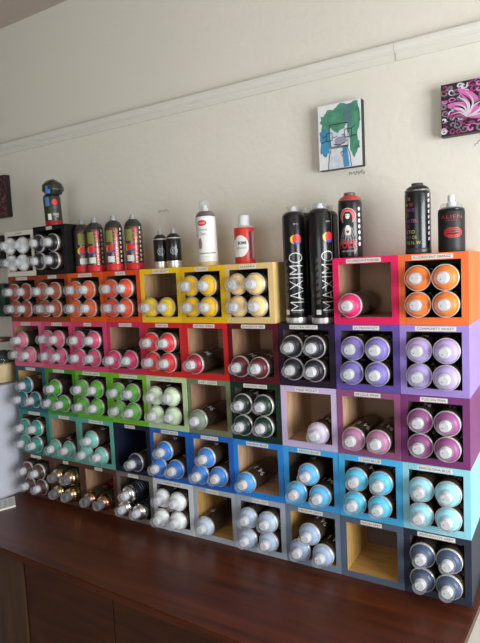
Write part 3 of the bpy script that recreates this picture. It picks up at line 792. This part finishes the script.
def fillpoly(bm, pts, mi=0):
    vs = [bm.verts.new((p[0], p[1], 0)) for p in pts]
    es = [bm.edges.new((vs[k], vs[(k + 1) % len(vs)])) for k in range(len(vs))]
    r = bmesh.ops.triangle_fill(bm, edges=es, use_beauty=True)
    for g in r['geom']:
        if isinstance(g, bmesh.types.BMFace): g.material_index = mi
TH = .028
ca = mat('canvas_white', (226, 228, 228), .6)
r, w, h = canvas('canvas_picture', 1.3405, 1.4795, 1.963, 2.158, TH, 'canvas picture of a square-headed figure on green and blue paint, black edges', ca, M_INK)
y = -TH - .0002
G1 = mat('paint_green_art', (74, 140, 112), .6, 0, var=.3, scale=35); B1 = mat('paint_blue_art', (62, 142, 182), .6, 0, var=.2, scale=50)
V1 = mat('paint_violet_art', (84, 120, 124), .6, 0, var=.2, scale=60)
bm = bmesh.new()
fillpoly(bm, blotch([(.06, .20), (.22, .10), (.55, .03), (.93, .04), (.97, .3), (.9, .5), (.95, .72), (.8, .86), (.72, .7), (.7, .45), (.3, .42), (.1, .5)], 5, .025, 2)); paint('green_paint', bm, G1, r, w, h, y)
bm = bmesh.new(); fillpoly(bm, blotch([(.04, .42), (.22, .36), (.30, .5), (.26, .72), (.14, .8), (.05, .72)], 5, .02, 4)); paint('blue_paint', bm, B1, r, w, h, y - .0002)
bm = bmesh.new(); fillpoly(bm, blotch([(.58, .04), (.76, .03), (.76, .38), (.62, .36)], 5, .02, 6)); paint('violet_paint', bm, V1, r, w, h, y - .0002)
bm = bmesh.new(); fillpoly(bm, blotch([(.27, .36), (.68, .34), (.68, .64), (.30, .66)], 3, .008, 8)); fillpoly(bm, [(.30, .68), (.66, .67), (.76, .995), (.22, .995)]); paint('white_figure', bm, mat('figure_white', (205, 210, 218), .6, 0, var=.1, scale=80), r, w, h, y - .0004)
bm = bmesh.new(); fillpoly(bm, blotch([(.28, .34), (.66, .33), (.62, .40), (.46, .45), (.34, .40)], 3, .015, 9)); paint('green_paint', bm, G1, r, w, h, y - .0006)
bm = bmesh.new(); fillpoly(bm, blotch([(.40, .54), (.62, .5), (.68, .6), (.5, .66), (.38, .63)], 3, .012, 10)); paint('shaded_paint', bm, mat('figure_grey', (150, 150, 168), .6), r, w, h, y - .0006)
bm = bmesh.new(); fillpoly(bm, blotch([(.56, .68), (.66, .67), (.72, .99), (.58, .99)], 3, .008, 11)); paint('blue_paint', bm, B1, r, w, h, y - .0006)
bm = bmesh.new()
L = .012
def ln(*p): stroke2(bm, list(p), L)
ln((.27, .32), (.70, .32)); ln((.27, .32), (.29, .68)); ln((.70, .32), (.69, .68)); ln((.29, .68), (.69, .68)); ln((.29, .66), (.69, .665))
for a in ((.20, .44, .33, .56), (.62, .42, .78, .54)):
    ln((a[0], a[1]), (a[2], a[1])); ln((a[2], a[1]), (a[2], a[3])); ln((a[2], a[3]), (a[0], a[3])); ln((a[0], a[3]), (a[0], a[1]))
ln((.08, .58), (.20, .55)); ln((.78, .53), (.90, .53)); ln((.78, .42), (.86, .38)); ln((.10, .5), (.20, .47))
ln((.30, .68), (.25, .8), (.22, 1)); ln((.66, .67), (.73, .8), (.76, 1)); ln((.36, .62), (.5, .645), (.62, .615)); ln((.34, .52), (.44, .51)); ln((.55, .5), (.62, .49))
ln((.52, .77), (.55, .83), (.585, .76), (.565, .745), (.55, .765), (.535, .75), (.52, .77))
paint('ink_outline', bm, M_INK, r, w, h, y - .0009)

def spiral(cx, cz, r0, turns, a0, sgn, n=26):
    return [(cx + r0 * (1 - k / n * .9) * math.cos(a0 + sgn * turns * 2 * PI * k / n), cz + r0 * (1 - k / n * .9) * math.sin(a0 + sgn * turns * 2 * PI * k / n)) for k in range(n + 1)]
r, w, h = canvas('canvas_picture', 1.707, 1.870, 2.007, 2.146, TH, 'canvas picture of a magenta flower among black and white swirls, at the right', mat('art_black', (26, 20, 26), .5), mat('art_edge', (52, 26, 40), .5))
rnd = random.Random(11)
cols = [mat('art_white', (214, 200, 212), .5), mat('art_pink', (208, 110, 176), .5), mat('art_magenta', (150, 48, 112), .5), mat('art_grey', (130, 108, 126), .5)]
bm = bmesh.new()
for gx in range(9):
    for gz in range(8):
        cx, cz = .06 + gx * .11 + rnd.uniform(-.03, .03), .07 + gz * .123 + rnd.uniform(-.03, .03)
        pts = spiral(cx, cz, rnd.uniform(.05, .08), rnd.uniform(.7, 1.4), rnd.random() * 6.3, rnd.choice((-1, 1)))
        tl = rnd.random() * 6.3
        pts = [(pts[0][0] + .09 * math.cos(tl) * q, pts[0][1] + .09 * math.sin(tl) * q) for q in (1, .6, .25)] + pts
        pts = [(min(.99, max(.01, a)), min(.99, max(.01, b))) for a, b in pts]
        n0 = len(bm.verts); stroke2(bm, pts, rnd.uniform(.024, .038), rnd.choice((0, 0, 3, 3, 1, 2)), True)
        for q, v in enumerate(bm.verts):
            if q >= n0: v.co.z = (gx * 8 + gz) * .000008
paint('swirls', bm, cols, r, w, h, y)
bm = bmesh.new()
cx, cz = .42, .70
def petal(bm, a, L_, wd, bend, mi):
    n0 = len(bm.verts)
    l, r2 = [], []
    for q in range(15):
        t = q / 14; aa = a + bend * .5 * math.sin(t * 4.2); off = wd * math.sin(PI * t) ** .8
        bx, bz = cx + L_ * t * math.cos(aa), cz + L_ * t * math.sin(aa)
        l.append((bx - off * math.sin(aa), bz + off * math.cos(aa))); r2.append((bx + off * math.sin(aa), bz - off * math.cos(aa)))
    cl = lambda p: (min(.99, max(.01, p[0])), min(.99, max(.01, p[1])))
    for q in range(14): poly2(bm, [cl(l[q]), cl(l[q + 1]), cl(r2[q + 1]), cl(r2[q])] if q not in (0, 13) else ([cl(l[0]), cl(l[1]), cl(r2[1])] if q == 0 else [cl(l[13]), cl(l[14]), cl(r2[13])]), mi)
    for q, v in enumerate(bm.verts):
        if q >= n0: v.co.z = n0 * .000002
PT = [(-2.75, .34, .085, .5, 2), (-2.15, .44, .10, .5, 1), (-1.05, .50, .10, -.5, 2), (-1.6, .60, .12, .5, 1), (-.45, .44, .115, .3, 1)]
for a, L_, wd, bd, mi in PT: petal(bm, a, L_, wd, bd, mi)
paint('flower_petals', bm, cols, r, w, h, y - .0009)
bm = bmesh.new()
for a, L_, wd, bd, mi in PT:
    petal(bm, a + .05, L_ * .8, wd * .14, bd, 4)
    petal(bm, a - .12, L_ * .75, wd * .22, bd, 0 if mi == 1 else 3); petal(bm, a + .16, L_ * .85, wd * .12, bd, 0)
poly2(bm, ell(.74, .50, .035, .03, 10), 4)
paint('flower_details', bm, cols + [M_INK], r, w, h, y - .0018)

def noise_art(name, c1, c2, c3, scale):
    m = mat(name, c1, .5); nt = m.node_tree; b = nt.nodes['Principled BSDF']
    tc = nt.nodes.new('ShaderNodeTexCoord'); n = nt.nodes.new('ShaderNodeTexNoise'); n.inputs['Scale'].default_value = scale
    n.inputs['Detail'].default_value = 3; n.inputs['Distortion'].default_value = 1.5
    rp = nt.nodes.new('ShaderNodeValToRGB'); e = rp.color_ramp.elements
    e[0].position = .42; e[0].color = lin(c1); e[1].position = .68; e[1].color = lin(c3); k = e.new(.55); k.color = lin(c2)
    nt.links.new(tc.outputs['Object'], n.inputs['Vector']); nt.links.new(n.outputs['Fac'], rp.inputs['Fac']); nt.links.new(rp.outputs['Color'], b.inputs['Base Color'])
    return m
canvas('canvas_picture', -.355, -.195, 1.964, 2.153, TH, 'dark red speckled canvas picture, topmost at the left edge of the wall', noise_art('art_dark_red', (28, 18, 18), (92, 40, 42), (150, 110, 112), 70), mat('art_dark_edge', (20, 18, 18), .5))
canvas('canvas_picture', -.43, -.262, 1.735, 1.884, TH, 'small black and dark red canvas picture left of the white box', noise_art('art_black_red', (16, 16, 24), (30, 24, 34), (84, 30, 30), 30), mat('art_dark_edge', (20, 18, 18), .5))
canvas('canvas_picture', -.43, -.268, 1.503, 1.660, TH, 'small dark green mottled canvas picture left of the rust brown box', noise_art('art_green', (20, 44, 36), (34, 84, 62), (70, 96, 50), 30), mat('art_green_edge', (18, 40, 34), .5))
# pencil notes on the wall
def scribble(x, z, W, H, n, seed, label, ang=0.0):
    rnd = random.Random(seed); bm = bmesh.new(); cur = []
    for k in range(n):
        cur.append((W * (k / (n - 1) - .5), H * (rnd.random() - .5)))
    stroke2(bm, cur, .0014)
    for v in bm.verts:
        a, b = v.co.x, v.co.y; v.co = Vector((a * math.cos(ang) - b * math.sin(ang), 0, a * math.sin(ang) + b * math.cos(ang)))
    r_ = bmesh.ops.extrude_face_region(bm, geom=bm.faces[:])
    for v in [g for g in r_['geom'] if isinstance(g, bmesh.types.BMVert)]: v.co.y += .0012
    o = link('pencil_note', bm, mat('pencil', (120, 118, 112), .7)); o.location = (x, WALL - .0008, z)
    tag(o, label, 'handwriting')
scribble(1.452, 1.948, .05, .014, 22, 1, 'pencil signature on the wall below the square-headed figure picture')
scribble(.690, 1.905, .05, .009, 22, 2, 'faint pencil note on the wall above the small black and silver cans')
scribble(1.80, 1.985, .03, .016, 8, 3, 'pencil mark on the wall below the magenta flower picture', .5)

# ------------------------------------------------------------------ light
w = bpy.data.worlds.new('World'); sc.world = w; w.use_nodes = True
bg = w.node_tree.nodes['Background']; bg.inputs['Color'].default_value = (.62, .78, 1.0, 1); bg.inputs['Strength'].default_value = .8
def area(name, loc, target, sx, sy, power, col):
    L = bpy.data.lights.new(name, 'AREA'); L.shape = 'RECTANGLE'; L.size = sx; L.size_y = sy; L.energy = power; L.color = col
    o = bpy.data.objects.new(name, L); COL.objects.link(o); o.location = loc
    o.rotation_euler = (Vector(target) - Vector(loc)).to_track_quat('-Z', 'Y').to_euler()
    return o
area('shop_window_daylight', (1.9, YF - .12, 1.65), (1.9, 0, 1.6), 1.7, 1.6, 22, (1.0, .985, .96))
area('side_window_daylight', (XR + .12, -1.0, 1.5), (0, -1.0, 1.45), 1.4, 1.5, 100, (.95, .98, 1.0))

# ------------------------------------------------------------------ camera
Rm = [[0.8549608362795471, 0.5164737871829653, -0.047924895211804985], [0.005775731376532884, -0.10186925649159077, -0.994781028924917], [-0.518660398869283, 0.8502220190836836, -0.09007723857901555]]
cam = bpy.data.cameras.new('camera'); co = bpy.data.objects.new('camera', cam); COL.objects.link(co)
rx, ry, rz = Vector(Rm[0]), -Vector(Rm[1]), -Vector(Rm[2])
co.matrix_world = Matrix(((rx.x, ry.x, rz.x, 2.02401), (rx.y, ry.y, rz.y, -1.47218), (rx.z, ry.z, rz.z, 1.686 - .02433), (0, 0, 0, 1)))
cam.sensor_fit = 'VERTICAL'; cam.sensor_height = 24; cam.lens = 550 / 643 * 24; cam.clip_start = .02
sc.camera = co
sc.view_settings.view_transform = 'Standard'; sc.view_settings.look = 'None'; sc.view_settings.gamma = 1
sc.view_settings.use_curve_mapping = False; sc.view_settings.exposure = 0.09
sc.cycles.transparent_max_bounces = 24
